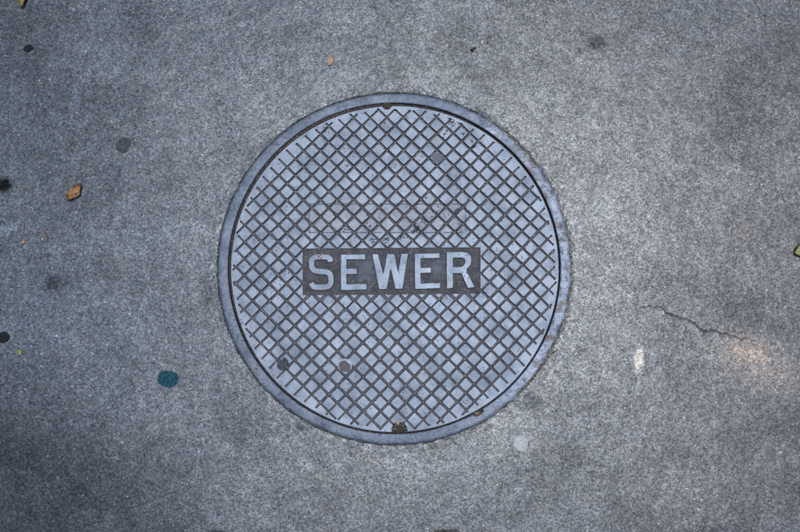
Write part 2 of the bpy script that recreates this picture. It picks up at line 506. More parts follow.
def circle(cx, cy, r, n, ph=0.0):
    return [(cx + r * math.cos(2 * math.pi * i / n + ph), cy + r * math.sin(2 * math.pi * i / n + ph)) for i in range(n)]

# ------------------------------------------------------------------ frame in the pavement
def lathe(prof, n, wob=None):
    vs_, fs = [], []
    for i in range(n):
        a = 2 * math.pi * i / n
        for j, (r, z) in enumerate(prof):
            dr, dz = wob(a, j) if wob else (0, 0)
            vs_.append(((r + dr) * math.cos(a), (r + dr) * math.sin(a), z + dz))
    m = len(prof)
    for i in range(n):
        k = (i + 1) % n
        for j in range(m - 1):
            fs.append((i * m + j, k * m + j, k * m + j + 1, i * m + j + 1))
    return vs_, fs

def frame():
    n = 720
    aa = np.arange(n) * 2 * math.pi / n
    cx, cy = np.cos(aa) * R_RIM, np.sin(aa) * R_RIM
    e = value_noise(cx, cy, 0.035, 31) * 0.6 + value_noise(cx, cy, 0.011, 32) * 0.45
    side = np.clip(np.cos(aa - R(0)) * 1.5, 0.18, 1.0)
    e2 = value_noise(cx, cy, 0.02, 33)
    def wob(a, j):
        i = int(round(a / (2 * math.pi) * n)) % n
        out = e[i] * side[i] * 0.0048
        if j in (0, 1): return out, 0
        if j == 2: return out * 0.9, e2[i] * side[i] * 0.0005
        if j in (3, 4, 5): return 0.25 * e2[i] * side[i] * 0.001, e[i] * side[i] * 0.0006
        if j == 6: return 0.0003 * e2[i], 0
        return 0, 0
    prof = [(R_RIM, -0.03), (R_RIM, -0.0002), (R_RIM - 0.0012, 0.0012), (R_RIM - 0.005, 0.0018), (R_RIM - 0.010, 0.0019),
            (R_GAP + 0.0025, 0.0018), (R_GAP + 0.0008, 0.0015), (R_GAP, 0.0004), (R_GAP, -0.026), (0.292, -0.026), (0.292, -0.03), (R_RIM, -0.03)]
    v, f = lathe(prof, n, wob)
    bm = bmesh.new()
    vv = [bm.verts.new(p) for p in v]
    for q in f: bm.faces.new([vv[i] for i in q])
    bmesh.ops.remove_doubles(bm, verts=bm.verts[:], dist=1e-5)
    me = bm_mesh(bm, 'frame')
    # broken-out notch in the inner edge, lower right
    b = bmesh.new()
    c = at(478, 413.5)
    d = Vector((c.x, c.y)).normalized(); t = Vector((-d.y, d.x))
    pts = [(-0.011, -0.006), (-0.009, 0.003), (-0.003, 0.0060), (0.005, 0.0068), (0.0105, 0.0035), (0.0125, -0.006)]
    base = d * (R_GAP + 0.0015)
    pp = [tuple(base + t * a + d * r_) for a, r_ in pts]
    prism(b, pp, [tuple(Vector(q) * 0.997) for q in pp], 0.02, -0.0065)
    me = cut(me, [bm_mesh(b)])
    o = link('manhole_frame', me, M_RIM)
    for p in me.polygons: p.use_smooth = p.normal.z > 0.2
    me.materials.clear(); me.materials.append(M_RIM); me.materials.append(M_OX)
    for p in me.polygons:
        if p.center.z < -0.002: p.material_index = 1
    tag(o, 'flat round cast iron frame set in concrete around the sewer cover', 'frame')
frame()

# ------------------------------------------------------------------ the cover
lid = bpy.data.objects.new('sewer_cover', None)
lid.empty_display_size = 0.1
col.objects.link(lid)
lid.matrix_world = LIDM @ Matrix.Translation((0, 0, -0.025))
tag(lid, 'round cast iron sewer cover with a diamond grid and the word SEWER', 'manhole cover')
ZL = 0.025                                  # lid coordinates are measured from the underside

def up(me):
    me.transform(Matrix.Translation((0, 0, ZL))); me.update(); return me

# plate under the pattern
v, f = lathe([(0.0001, FLOOR), (0.15, FLOOR), (R_LID - 0.004, FLOOR), (R_LID - 0.004, -0.024), (0.0001, -0.024)], 256)
me = bpy.data.meshes.new('base_plate'); me.from_pydata(v, [], f); me.update()
link('base_plate', up(me), M_GROOVE, lid)

# pattern cut out of a disc
node = lp(396.2, 257.4)
u0 = (node[0] + node[1]) / math.sqrt(2); v0 = (-node[0] + node[1]) / math.sqrt(2)
GW, GB = 0.0039, 0.0027                     # groove width at the top and at the floor
def family(sign):
    bm = bmesh.new()
    c0 = u0 if sign > 0 else v0
    a = R(45) if sign > 0 else R(135)
    nrm_ = Vector((math.cos(a), math.sin(a))); d = Vector((-nrm_.y, nrm_.x))
    g = random.Random(3 + sign)
    kmin = int(math.floor((-R_LID - c0) / PITCH)); kmax = int(math.ceil((R_LID - c0) / PITCH))
    slope = (GW - GB) / (TOP - FLOOR)
    zt, zb = TOP + 0.002, FLOOR - 0.002
    for kk in range(kmin, kmax + 1):
        c = c0 + kk * PITCH + g.gauss(0, 0.00012)
        Re = 0.2984 + g.uniform(-0.0028, 0.0016)
        Rf = 0.2984 + g.uniform(-0.0028, 0.0016)
        if abs(c) > 0.290: continue
        l0, l1 = math.sqrt(Re * Re - c * c), math.sqrt(Rf * Rf - c * c)
        w = (GW + g.gauss(0, 0.00022)) / 2
        wt, wb = w + slope * 0.001, w - slope * (TOP - zb) / 2
        def quad(hw, ex):
            return [tuple(nrm_ * (c - hw) + d * (-l0 - ex)), tuple(nrm_ * (c + hw) + d * (-l0 - ex)),
                    tuple(nrm_ * (c + hw) + d * (l1 + ex)), tuple(nrm_ * (c - hw) + d * (l1 + ex))]
        prism(bm, quad(wt, 0.0006), quad(max(wb, 0.001), -0.001), zt, zb)
    return bm_mesh(bm)

bm = bmesh.new()
c256 = circle(0, 0, R_LID, 360)
ga = np.arange(360) * 2 * math.pi / 360
prism(bm, c256, c256, TOP, FLOOR - 0.0016)
disc = bm_mesh(bm)
PANEL = [lp(302.6, 248.7), lp(302.6, 295.3), lp(480.6, 293.7), lp(480.6, 247.2)]
bm = bmesh.new()
prism(bm, [(x * 1.0, y) for x, y in PANEL], [(x * 0.995, y) for x, y in PANEL], TOP + 0.003, FLOOR - 0.0025)
panel_cut = bm_mesh(bm)
bm = bmesh.new()
for (x, y, r_) in ((387, 104.5, 0.0105), (399.5, 430.0, 0.0150)):
    q = lp(x, y)
    prism(bm, circle(q[0], q[1], r_, 20), circle(q[0], q[1], r_ * 0.92, 20), TOP + 0.004, FLOOR - 0.003)
notch_cut = bm_mesh(bm)
bm = bmesh.new()
prism(bm, PANEL, PANEL, FLOOR + 0.0003, FLOOR - 0.001)
link('name_field', up(bm_mesh(bm, 'name_field')), M_OX, lid)
pat = cut(disc, [family(1), family(-1), panel_cut, notch_cut])

# loose pieces
bm = bmesh.new(); bm.from_mesh(pat)
bmesh.ops.remove_doubles(bm, verts=bm.verts[:], dist=2e-5)
seen, pieces = set(), []
bm.faces.ensure_lookup_table()
for f0 in bm.faces:
    if f0.index in seen: continue
    st, comp = [f0], []
    seen.add(f0.index)
    while st:
        q = st.pop(); comp.append(q)
        for ed in q.edges:
            for lf in ed.link_faces:
                if lf.index not in seen: seen.add(lf.index); st.append(lf)
    area = sum(q.calc_area() for q in comp if q.normal.z > 0.9)
    vset = {v_ for q in comp for v_ in q.verts}
    xs = [v_.co.x for v_ in vset]; ys = [v_.co.y for v_ in vset]
    pieces.append((area, comp, (min(xs) + max(xs)) / 2, (min(ys) + max(ys)) / 2, max(xs) - min(xs), max(ys) - min(ys)))
pieces.sort(key=lambda p: -p[0])

def piece_mesh(comp, name, cx, cy, bev, outer=False):
    b = bmesh.new(); mp = {}
    for q in comp:
        for v_ in q.verts:
            if v_ not in mp: mp[v_] = b.verts.new((v_.co.x - cx, v_.co.y - cy, v_.co.z))
    for q in comp:
        try: b.faces.new([mp[v_] for v_ in q.verts])
        except ValueError: pass
    bmesh.ops.recalc_face_normals(b, faces=b.faces[:])
    bmesh.ops.dissolve_limit(b, angle_limit=R(1), verts=b.verts[:], edges=b.edges[:])
    b.normal_update()
    for q in b.faces: q.material_index = 0 if q.normal.z > 0.5 else 1
    es = [e_ for e_ in b.edges if len(e_.link_faces) == 2 and sorted(round(q.normal.z > 0.9) for q in e_.link_faces) == [0, 1]]
    if outer: es = [e_ for e_ in es if min(v_.co.xy.length for v_ in e_.verts) > R_LID - 0.0004]
    if bev > 0 and es:
        bmesh.ops.bevel(b, geom=es, offset=bev, offset_type='OFFSET', segments=2, profile=0.6, affect='EDGES', clamp_overlap=True, material=0)
    m_ = bpy.data.meshes.new(name); b.to_mesh(m_); b.free()
    m_.materials.append(M_IRON); m_.materials.append(M_WALL)
    return m_

side_full = PITCH - GW
full, other = [], []
for p in pieces[1:]:
    if p[0] < 4e-6: continue
    (full if p[0] > 0.93 * side_full ** 2 and p[4] < 0.034 and p[5] < 0.034 else other).append(p)
print('PIECES', len(pieces), 'full', len(full), 'other', len(other), 'margin area', pieces[0][0])
me = piece_mesh(pieces[0][1], 'margin', 0, 0, 0.0008, True)
link('margin', up(me), None, lid)

def square_mesh(g):
    """one worn raised square of the grid, rotated by 45 degrees"""
    h = side_full / 2
    def ring(hw, cut_, z, jit=0.0):
        out = []
        for sx, sy in ((1, 1), (-1, 1), (-1, -1), (1, -1)):
            w1, w2 = cut_ * g.uniform(0.6, 1.6), cut_ * g.uniform(0.6, 1.6)
            a, b = (sx * hw, sy * (hw - w1)), (sx * (hw - w2), sy * hw)
            out += [a, b] if sx * sy > 0 else [b, a]
        return [(x + g.gauss(0, jit), y + g.gauss(0, jit), z + g.gauss(0, jit * 0.3)) for x, y in out]
    rings = [ring(h - 0.0007, 0.0009, TOP, 0.00012), ring(h - 0.00025, 0.0011, TOP - 0.0002, 0.0001),
             ring(h, 0.0012, TOP - 0.0007, 0.0001), ring(h + (GW - GB) / 2 + 0.0002, 0.0008, FLOOR - 0.0004)]
    c45 = math.sqrt(0.5)
    vs_ = [((x - y) * c45, (x + y) * c45, z) for rg in rings for x, y, z in rg]
    fs = [tuple(range(8))]
    mi = [0]
    for j in range(3):
        for i in range(8):
            k2 = (i + 1) % 8
            fs.append((j * 8 + i, (j + 1) * 8 + i, (j + 1) * 8 + k2, j * 8 + k2)); mi.append(0 if j < 2 else 1)
    m_ = bpy.data.meshes.new('raised_square'); m_.from_pydata(vs_, [], fs)
    m_.materials.append(M_IRON); m_.materials.append(M_WALL)
    m_.polygons.foreach_set('material_index', mi)
    m_.update()
    return m_
variants = [square_mesh(random.Random(50 + i)) for i in range(14)]
for m_ in variants: up(m_)

camL = LIDI @ CAM
full.sort(key=lambda p: (p[2] - camL.x) ** 2 + (p[3] - camL.y) ** 2)
rest_parts = []                              # (mesh, matrix)
count = 0
for p in full:
    m_ = rnd.choice(variants)
    mt = Matrix.Translation((p[2], p[3], rnd.gauss(0, 0.00012))) @ Matrix.Rotation(rnd.gauss(0, R(0.7)) + rnd.randrange(4) * R(90), 4, 'Z') \
        @ Matrix.Rotation(rnd.gauss(0, R(0.5)), 4, 'X') @ Matrix.Scale(1 + rnd.gauss(0, 0.008), 4, Vector((1, 0, 0)))
    # tilt about the square's own top, not the underside of the lid
    if count < 300:
        o = link('raised_square', m_, None, lid)
        o.matrix_local = mt
        count += 1
    else:
        rest_parts.append((m_, mt))
bm2 = bmesh.new()
def append(bmx, m_, mt):
    c = m_.copy(); c.transform(mt); bmx.from_mesh(c); bpy.data.meshes.remove(c)
for m_, mt in rest_parts: append(bm2, m_, mt)
for p in other:
    m_ = piece_mesh(p[1], 'x', 0, 0, 0.0)
    up(m_)
    append(bm2, m_, Matrix.Identity(4)); bpy.data.meshes.remove(m_)
me = bpy.data.meshes.new('raised_squares'); bm2.to_mesh(me); bm2.free()
me.materials.append(M_IRON); me.materials.append(M_WALL)
o = link('raised_squares', me, None, lid)
tag(o, 'smaller and cut-off raised squares of the diamond grid', kind='stuff')
bm.free()

# letters -----------------------------------------------------------------
def zx(p): return lp(298 + p[0] / 8.0, 243 + p[1] / 8.0)
def stroke(path, w):
    """outline of a thick line with flat ends"""
    # smooth the path
    for _ in range(2):
        q = [path[0]]
        for i in range(len(path) - 1):
            (x0, y0), (x1, y1) = path[i], path[i + 1]
            q += [(x0 * .75 + x1 * .25, y0 * .75 + y1 * .25), (x0 * .25 + x1 * .75, y0 * .25 + y1 * .75)]
        q.append(path[-1]); path = q
    l, r_ = [], []
    for i, (x, y) in enumerate(path):
        x0, y0 = path[max(i - 1, 0)]; x1, y1 = path[min(i + 1, len(path) - 1)]
        dx, dy = x1 - x0, y1 - y0; L = math.hypot(dx, dy)
        nx_, ny_ = -dy / L, dx / L
        l.append((x + nx_ * w, y + ny_ * w)); r_.append((x - nx_ * w, y - ny_ * w))
    return l + r_[::-1]
def shift(pts, d): return [(x + d, y) for x, y in pts]
S_ = stroke([(260, 152), (256, 122), (225, 111), (185, 110), (140, 112), (110, 128), (107, 172), (118, 213), (155, 228), (215, 229),
             (254, 240), (264, 275), (264, 318), (250, 345), (215, 354), (150, 355), (118, 348), (106, 316)], 23)
E1 = [(342, 92), (540, 90), (540, 132), (389, 133), (389, 204), (473, 202), (473, 249), (389, 251), (389, 329), (550, 325), (550, 373), (342, 379)]
W_ = [(593, 88), (641, 88), (683, 248), (712, 88), (772, 88), (802, 236), (825, 85), (881, 85), (838, 368), (778, 368), (741, 200), (710, 370), (648, 370)]
E2 = shift([(212, 86), (415, 80), (415, 120), (262, 124), (262, 198), (345, 195), (345, 238), (262, 242), (262, 323), (418, 318), (418, 362), (215, 370)], 720)
R_ = shift([(468, 72), (600, 70), (640, 78), (664, 105), (670, 140), (662, 178), (635, 205), (628, 222), (694, 354), (640, 362), (586, 241), (521, 243), (521, 362), (470, 365)], 720)
R_hole = shift([(520, 119), (590, 116), (612, 126), (618, 150), (610, 176), (590, 190), (520, 192)], 720)

def letter(outline, hole=None):
    from mathutils.geometry import tessellate_polygon
    g = random.Random(9)
    def prep(pts):
        out = []
        for i in range(len(pts)):                 # extra points so that the edge can be a little uneven
            a, b = Vector(zx(pts[i])), Vector(zx(pts[(i + 1) % len(pts)]))
            n = max(1, int((b - a).length / 0.005))
            for j in range(n):
                out.append(a.lerp(b, j / n) + Vector((g.gauss(0, 0.00018), g.gauss(0, 0.00018))))
        ar = sum(out[i].x * out[(i + 1) % len(out)].y - out[(i + 1) % len(out)].x * out[i].y for i in range(len(out)))
        return out if ar > 0 else out[::-1]
    loops = [prep(outline)]
    if hole: loops.append(prep(hole)[::-1])
    def inset(lp_, d):
        out = []
        n = len(lp_)
        for i in range(n):
            a, b, c = lp_[i - 1], lp_[i], lp_[(i + 1) % n]
            e1, e2 = (b - a).normalized(), (c - b).normalized()
            n1, n2 = Vector((-e1.y, e1.x)), Vector((-e2.y, e2.x))
            m = (n1 + n2)
            m = m / max(m.length_squared / 2, 0.4) if m.length > 1e-6 else n1
            out.append(b + m * d)
        return out
    levels = [(0.0006, TOP - 0.0001), (0.0000, TOP - 0.0004), (-0.0004, TOP - 0.0011), (-0.0010, FLOOR - 0.0006)]
    vs_, fs, mi = [], [], []
    tops = []
    for L in loops:
        base = len(vs_)
        n = len(L)
        for d, z in levels:
            vs_ += [(q.x, q.y, z) for q in inset(L, d)]
        tops.append([Vector(vs_[base + i]) for i in range(n)])
        for j in range(len(levels) - 1):
            for i in range(n):
                k2 = (i + 1) % n
                fs.append((base + j * n + i, base + (j + 1) * n + i, base + (j + 1) * n + k2, base + j * n + k2)); mi.append(0 if j < 2 else 1)
    tri = tessellate_polygon(tops)
    idx = []
    base = 0
    for L in loops:
        idx += [base + i for i in range(len(L))]; base += len(L) * len(levels)
    for t in tri:
        a, b, c = (idx[i] for i in t)
        A, B, C = (Vector(vs_[i]) for i in (a, b, c))
        fs.append((a, b, c) if (B - A).cross(C - A).z > 0 else (a, c, b)); mi.append(0)
    m_ = bpy.data.meshes.new('letter'); m_.from_pydata(vs_, [], fs)
    m_.materials.append(M_IRON); m_.materials.append(M_WALL)
    m_.polygons.foreach_set('material_index', mi); m_.update()
    return link('letter', up(m_), None, lid)
for nm, a, h in (('S', S_, None), ('E', E1, None), ('W', W_, None), ('E', E2, None), ('R', R_, R_hole)):
    o = letter(a, h)
    o['label'] = {'S': 'raised letter S', 'W': 'raised letter W', 'R': 'raised letter R'}.get(nm, 'raised letter E')

# ------------------------------------------------------------------ small things
def ground(p):
    """height of the pavement at a point, nothing on the iron"""
    if math.hypot(p.x, p.y) < R_RIM + 0.004: return 0.0
    return float(pave_height(np.array([p.x]), np.array([p.y]))[0])
def lump(name, x, y, rx, ry, h, mat, label, cat, rot=0, seed=0, z=0.0, rag=0.12, group=None, rim=0.0, dome=0.5, freq=3):
    """a flattened irregular blob pressed on a surface"""
    g = random.Random(seed)
    ph = [g.uniform(0, 6.28) for _ in range(8)]
    am = [g.uniform(0.4, 1) for _ in range(8)]
    n, rings = 40, 7
    vs_, fs = [(0, 0, h * (1 - rim * 0.6))], []
    for j in range(1, rings + 1):
        t = j / rings
        for i in range(n):
            a = 2 * math.pi * i / n
            e = 1 + rag * sum(am[k] * math.sin((k + freq - 1) * a + ph[k]) / (k + 1.2) for k in range(5)) + g.gauss(0, 0.012)
            rr = t * (1 + (e - 1) * t)
            zz = h * ((1 - t ** 4) ** dome) + h * rim * math.exp(-((t - 0.8) / 0.14) ** 2) - h * rim * 0.6 * (1 - t) + g.gauss(0, h * 0.05)
            if j == rings: zz = -0.0022
            vs_.append((rx * S0 * rr * math.cos(a), ry * S0 * rr * math.sin(a), zz))
    for i in range(n): fs.append((0, 1 + i, 1 + (i + 1) % n))
    for j in range(rings - 1):
        for i in range(n):
            k = (i + 1) % n
            fs.append((1 + j * n + i, 1 + (j + 1) * n + i, 1 + (j + 1) * n + k, 1 + j * n + k))
    o = mesh_obj(name, vs_, fs, mat, smooth=True)
    p = at(x, y, z)
    o.location = (p.x, p.y, z + ground(p)); o.rotation_euler.z = R(rot)
    return tag(o, label, cat, group)

M_GUMD = mat_simple('old_dark_gum', (0.040, 0.043, 0.048), (0.085, 0.088, 0.095), 300, 0.85, 0.0008, 0.2, 4, ((0.2, 0.21, 0.22), 0.5))
M_GUMB = mat_simple('black_gum', (0.010, 0.012, 0.016), (0.022, 0.025, 0.030), 300, 0.85, 0.0006, 0.2)
M_GUMT = mat_simple('teal_gum', (0.008, 0.036, 0.055), (0.015, 0.085, 0.115), 190, 0.85, 0.0008, 0.2, 4, ((0.06, 0.19, 0.23), 0.45))
M_GUMP = mat_simple('pale_gum', (0.50, 0.51, 0.51), (0.66, 0.66, 0.65), 260, 0.7, 0.0006, 0.4, 4, ((0.2, 0.2, 0.2), 0.5))
M_GUMG = mat_simple('grey_gum', (0.045, 0.055, 0.065), (0.075, 0.085, 0.095), 260, 0.85, 0.0006, 0.2, 4, ((0.3, 0.31, 0.32), 0.3))
M_GUMV = mat_simple('pinkish_grey_gum', (0.10, 0.105, 0.12), (0.26, 0.27, 0.30), 380, 0.85, 0.0008, 0.2)
M_DISC = mat_simple('dull_disc', (0.075, 0.07, 0.075), (0.20, 0.19, 0.20), 330, 0.7, 0.0012, 0.3)
M_GUMR = mat_simple('pale_gum_edge', (0.40, 0.43, 0.48), (0.55, 0.58, 0.63), 300, 0.5, 0.0006, 0.5)

G1 = 'old chewing gum spots trodden into the concrete'
lump('chewing_gum', 168, 379, 11.2, 9.6, 0.0011, M_GUMT, 'teal blue round gum spot on concrete left of the sewer cover', 'gum', -15, 1, 0.0002, 0.10, G1)
lump('chewing_gum', 123.3, 145, 8.6, 8.8, 0.0013, M_GUMD, 'dark grey round gum spot on concrete, up and left of the cover', 'gum', 10, 2, 0.0001, 0.12, G1)
lump('chewing_gum', 28.5, 48.5, 5.2, 4.6, 0.0014, M_GUMB, 'small black gum spot below the leaf tip at the upper left corner', 'gum', 20, 3, 0.0002, 0.2, G1)
lump('chewing_gum', 3.5, 337.5, 6.4, 6.8, 0.0010, M_GUMB, 'black gum spot at the left edge near the green crumb', 'gum', 0, 4, 0.0002, 0.14, G1)
lump('chewing_gum', 520.8, 443.5, 8.2, 8.0, 0.0016, M_GUMP, 'pale grey round gum spot on concrete below the cover', 'gum', 0, 5, 0.0007, 0.10, G1)
G2 = 'old gum trodden onto the cover'
lump('chewing_gum', 283.3, 364.5, 6.9, 7.0, 0.0014, M_GUMG, 'dark slate gum blob on the lower left squares of the cover', 'gum', 20, 6, TOP, 0.16, G2, freq=4)
lump('chewing_gum', 437.0, 157.5, 6.2, 6.6, 0.0012, M_GUMV, 'grey smeared gum on the upper right squares of the cover', 'gum', 0, 7, TOP, 0.40, G2)
lump('chewing_gum', 457.2, 211.2, 3.2, 3.4, 0.0012, M_GUMD, 'tiny dark gum bit above the letter R on the cover', 'gum', 40, 8, TOP, 0.3, G2)
lump('chewing_gum', 335.3, 214, 2.8, 2.6, 0.0012, M_GUMD, 'tiny dark gum bit above the letter E next to S', 'gum', 0, 9, TOP, 0.3, G2)

# round disc with a pale raised edge, lower middle of the cover
root = bpy.data.objects.new('flattened_cap', None)
p = at(344.8, 366.2, TOP); root.location = (p.x, p.y, TOP + 0.0007); col.objects.link(root)
tag(root, 'small round flattened disc with pale curled edge, pressed onto the lower cover', 'disc')
o = lump('disc', 344.8, 366.2, 5.9, 6.2, 0.0010, M_DISC, None, None, 0, 12, 0, 0.12)
o.location = (0, 0, 0); o.parent = root
g = random.Random(4)
vs_, fs = [], []
nA = 44
for i in range(nA):
    a = R(-70) + R(300) * i / (nA - 1)
    t = i / (nA - 1)
    w = S0 * (0.15 + 2.0 * math.exp(-((t - 0.42) / 0.2) ** 2) + 0.9 * math.exp(-((t - 0.85) / 0.1) ** 2)) * (1 + 0.25 * math.sin(19 * t + 1))
    rr = S0 * (6.2 + 0.35 * math.sin(11 * t) + 0.2 * math.sin(27 * t))
    for dr, z in ((-w * 0.75, -0.0002), (-w * 0.4, 0.0013), (w * 0.25, 0.0015), (w * 0.75, 0.0006), (w * 0.9, -0.001)):
        vs_.append(((rr + dr) * math.cos(a), (rr + dr) * math.sin(a), z + g.gauss(0, 0.00008)))
for i in range(nA - 1):
    for j in range(4): fs.append((i * 5 + j, i * 5 + j + 1, (i + 1) * 5 + j + 1, (i + 1) * 5 + j))
mesh_obj('curled_edge', vs_, [q[::-1] for q in fs], M_GUMR, root, smooth=True)

# leaves -------------------------------------------------------------------
def leaf(name, x, y, length, width, rot, mat, label, curl, crumple, seed, z=0.004, hole=None, stalk=0.0, taper=1.0, cat='leaf'):
    g = random.Random(seed)
    nu, nv = 26, 13
    P = {}
    ph = [g.uniform(0, 6.28) for _ in range(6)]
    for i in range(nu + 1):
        u = i / nu
        w = width * S0 * (math.sin(math.pi * u ** taper) ** 0.75 + 0.03) * (1 + 0.18 * math.sin(11 * u + ph[0]) * crumple + 0.1 * math.sin(23 * u + ph[1]) * crumple)
        for j in range(nv + 1):
            v = j / nv * 2 - 1
            zz = curl * width * S0 * v * v + crumple * S0 * (0.9 * math.sin(7 * u + 3 * v + ph[2]) + 0.6 * math.sin(13 * u - 7 * v + ph[3])) + 0.4 * crumple * S0 * abs(v) ** 0.5
            P[i, j] = ((u - 0.5) * length * S0, v * w / 2 + 0.08 * length * S0 * math.sin(2.2 * u + ph[4]) * crumple, zz)
    zmin = min(p[2] for p in P.values())
    vs_, fs = [], []
    idx = {}
    for key, p_ in P.items():
        idx[key] = len(vs_); vs_.append((p_[0], p_[1], p_[2] - zmin))
    for i in range(nu):
        for j in range(nv):
            if hole and math.hypot((i + .5) / nu - hole[0], ((j + .5) / nv - hole[1]) * 0.6) < hole[2]: continue
            fs.append((idx[i, j], idx[i + 1, j], idx[i + 1, j + 1], idx[i, j + 1]))
    th = 0.0003
    n0 = len(vs_)
    vs_ += [(a, b, c + th) for a, b, c in vs_]
    edges = {}
    for f_ in fs:
        for a, b in zip(f_, f_[1:] + f_[:1]): edges[(a, b)] = 1
    rimf = [(b, a, a + n0, b + n0) for (a, b) in edges if (b, a) not in edges]
    fs = [f_[::-1] for f_ in fs] + [tuple(q + n0 for q in f_) for f_ in fs] + rimf
    p = at(x, y, z)
    root = bpy.data.objects.new(name, None); root.location = (p.x, p.y, z + ground(p)); root.rotation_euler.z = R(rot)
    col.objects.link(root); tag(root, label, cat)
    mesh_obj('blade', vs_, fs, mat, root, smooth=True)
    # midrib
    rib, rf = [], []
    for i in range(nu + 1):
        a = P[i, nv // 2]; b = P[i, nv // 2 + 1]
        c = [(a[k] + b[k]) / 2 for k in range(3)]
        r_ = 0.00045 * (1.2 - i / nu)
        for k in range(6):
            t = 2 * math.pi * k / 6
            rib.append((c[0], c[1] + r_ * math.cos(t), c[2] - zmin + 0.0003 + r_ * math.sin(t)))
    for i in range(nu):
        if hole and abs((i + .5) / nu - hole[0]) < hole[2] + 0.03: continue
        for k in range(6):
            q = (k + 1) % 6
            rf.append((i * 6 + k, (i + 1) * 6 + k, (i + 1) * 6 + q, i * 6 + q))
    mesh_obj('midrib', rib, rf, M_RIB, root, smooth=True)
    if stalk: tube('stalk', [(-0.5 * length * S0, 0, P[0, 6][2] - zmin), (-0.62 * length * S0, stalk * S0, 0.001), (-0.8 * length * S0, stalk * 2.2 * S0, 0.0006)], 0.0006, M_RIB, root)
    return root

def tube(name, pts, r_, mat, parent=None, taper=0.6):
    # smooth polyline swept with a hexagon
    pts = [Vector(p) for p in pts]
    for _ in range(2):
        q = [pts[0]]
        for i in range(len(pts) - 1): q += [pts[i].lerp(pts[i + 1], .25), pts[i].lerp(pts[i + 1], .75)]
        pts = q + [pts[-1]]
    vs_, fs = [], []
    n = len(pts)
    for i, p in enumerate(pts):
        d = (pts[min(i + 1, n - 1)] - pts[max(i - 1, 0)]).normalized()
        s = d.cross(Vector((0, 0, 1))).normalized(); u = s.cross(d)
        rr = r_ * (1 - (1 - taper) * i / (n - 1))
        for k in range(6):
            a = 2 * math.pi * k / 6
            vs_.append(p + s * rr * math.cos(a) + u * rr * math.sin(a))
    for i in range(n - 1):
        for k in range(6):
            q = (k + 1) % 6
            fs.append((i * 6 + k, i * 6 + q, (i + 1) * 6 + q, (i + 1) * 6 + k))
    fs += [tuple(range(6))[::-1], tuple(range((n - 1) * 6, n * 6))]
    return mesh_obj(name, vs_, fs, mat, parent, smooth=True)

M_RIB = mat_simple('leaf_rib', (0.22, 0.12, 0.05), (0.34, 0.21, 0.10), 300, 0.7)
M_LEAFB = mat_simple('dry_brown_leaf', (0.20, 0.09, 0.03), (0.56, 0.34, 0.15), 230, 0.65, 0.0008)
M_LEAFY = mat_simple('yellow_green_leaf', (0.24, 0.25, 0.10), (0.38, 0.38, 0.18), 120, 0.55)
M_LEAFO = mat_simple('olive_leaf', (0.14, 0.10, 0.03), (0.42, 0.40, 0.15), 160, 0.55)
M_TWIG = mat_simple('reddish_twig', (0.15, 0.085, 0.07), (0.33, 0.24, 0.215), 300, 0.7)
M_CHIP = mat_simple('orange_chip', (0.50, 0.30, 0.18), (0.62, 0.42, 0.28), 300, 0.7)
M_STRAW = mat_simple('dry_straw', (0.42, 0.33, 0.20), (0.58, 0.46, 0.28), 300, 0.7)
M_GREEN = mat_simple('green_crumb', (0.22, 0.30, 0.05), (0.36, 0.42, 0.10), 300, 0.6)
M_STONE = mat_simple('brown_stone', (0.13, 0.08, 0.05), (0.30, 0.20, 0.13), 320, 0.8, 0.001)
M_BLACK = mat_simple('black_crumb', (0.008, 0.009, 0.012), (0.02, 0.022, 0.026), 300, 0.5)

leaf('dead_leaf', 75.2, 192, 20, 10.0, 52, M_LEAFB, 'crumpled tan brown dead leaf with a hole, on dark concrete', 0.35, 0.85, 7, 0.0012, hole=(0.46, 0.32, 0.065), taper=0.8)
leaf('leaf', 24.5, -2.5, 24, 9.5, 86, M_LEAFO, 'olive yellow leaf poking into the upper left corner', 0.5, 0.3, 8, 0.001)
leaf('leaf', 803.5, 251, 21, 15, 12, M_LEAFY, 'pale yellow green leaf cut off by the right edge', 0.25, 0.4, 9, 0.001)
leaf('dead_leaf', 330.5, 61.2, 11, 5.5, 76, M_CHIP, 'small orange leaf scrap on concrete above the cover', 0.2, 0.25, 10, 0.001, cat='leaf scrap')
leaf('leaf', 20.4, 351.8, 6.5, 4, 115, M_GREEN, 'tiny green leaf crumb beside the black gum at the left edge', 0.3, 0.3, 11, 0.001, cat='leaf scrap')
leaf('dead_leaf', 23.5, 242.3, 5.5, 2.2, 50, M_CHIP, 'tiny pinkish leaf scrap left of the curled stalk', 0.2, 0.2, 13, 0.001, cat='leaf scrap')
leaf('dead_leaf', 488, 40, 9, 2.4, 83, M_TWIG, 'thin reddish leaf sliver right of the black crumb', 0.2, 0.2, 14, 0.0008, cat='leaf scrap')

def wpts(pp): return [tuple(at(x, y) + Vector((0, 0, z + ground(at(x, y))))) for x, y, z in pp]
o = tube('curled_stalk', wpts([(39, 231.2, .003), (41, 231.8, .005), (43.6, 232.4, .006), (46, 235, .006), (47.8, 238, .004), (47.6, 241.5, .002)]), 0.0029, M_TWIG, None, 0.5)
tag(o, 'reddish curled leaf stalk on the dark concrete at far left', 'stalk')
o = tube('stem_thread', wpts([(25, 222.5, .001), (24, 228, .001), (23.2, 234, .0012), (22.6, 239.5, .001)]), 0.0007, M_TWIG)
tag(o, 'thin reddish stem thread left of the curled stalk', 'stem')
o = tube('straw', wpts([(455, 385.5, TOP + .0006), (458, 382, TOP + .0009), (463.5, 376.2, TOP + .0006)]), 0.0008, M_STRAW)
tag(o, 'short tan straw lying along a groove in the lower right cover', 'straw')

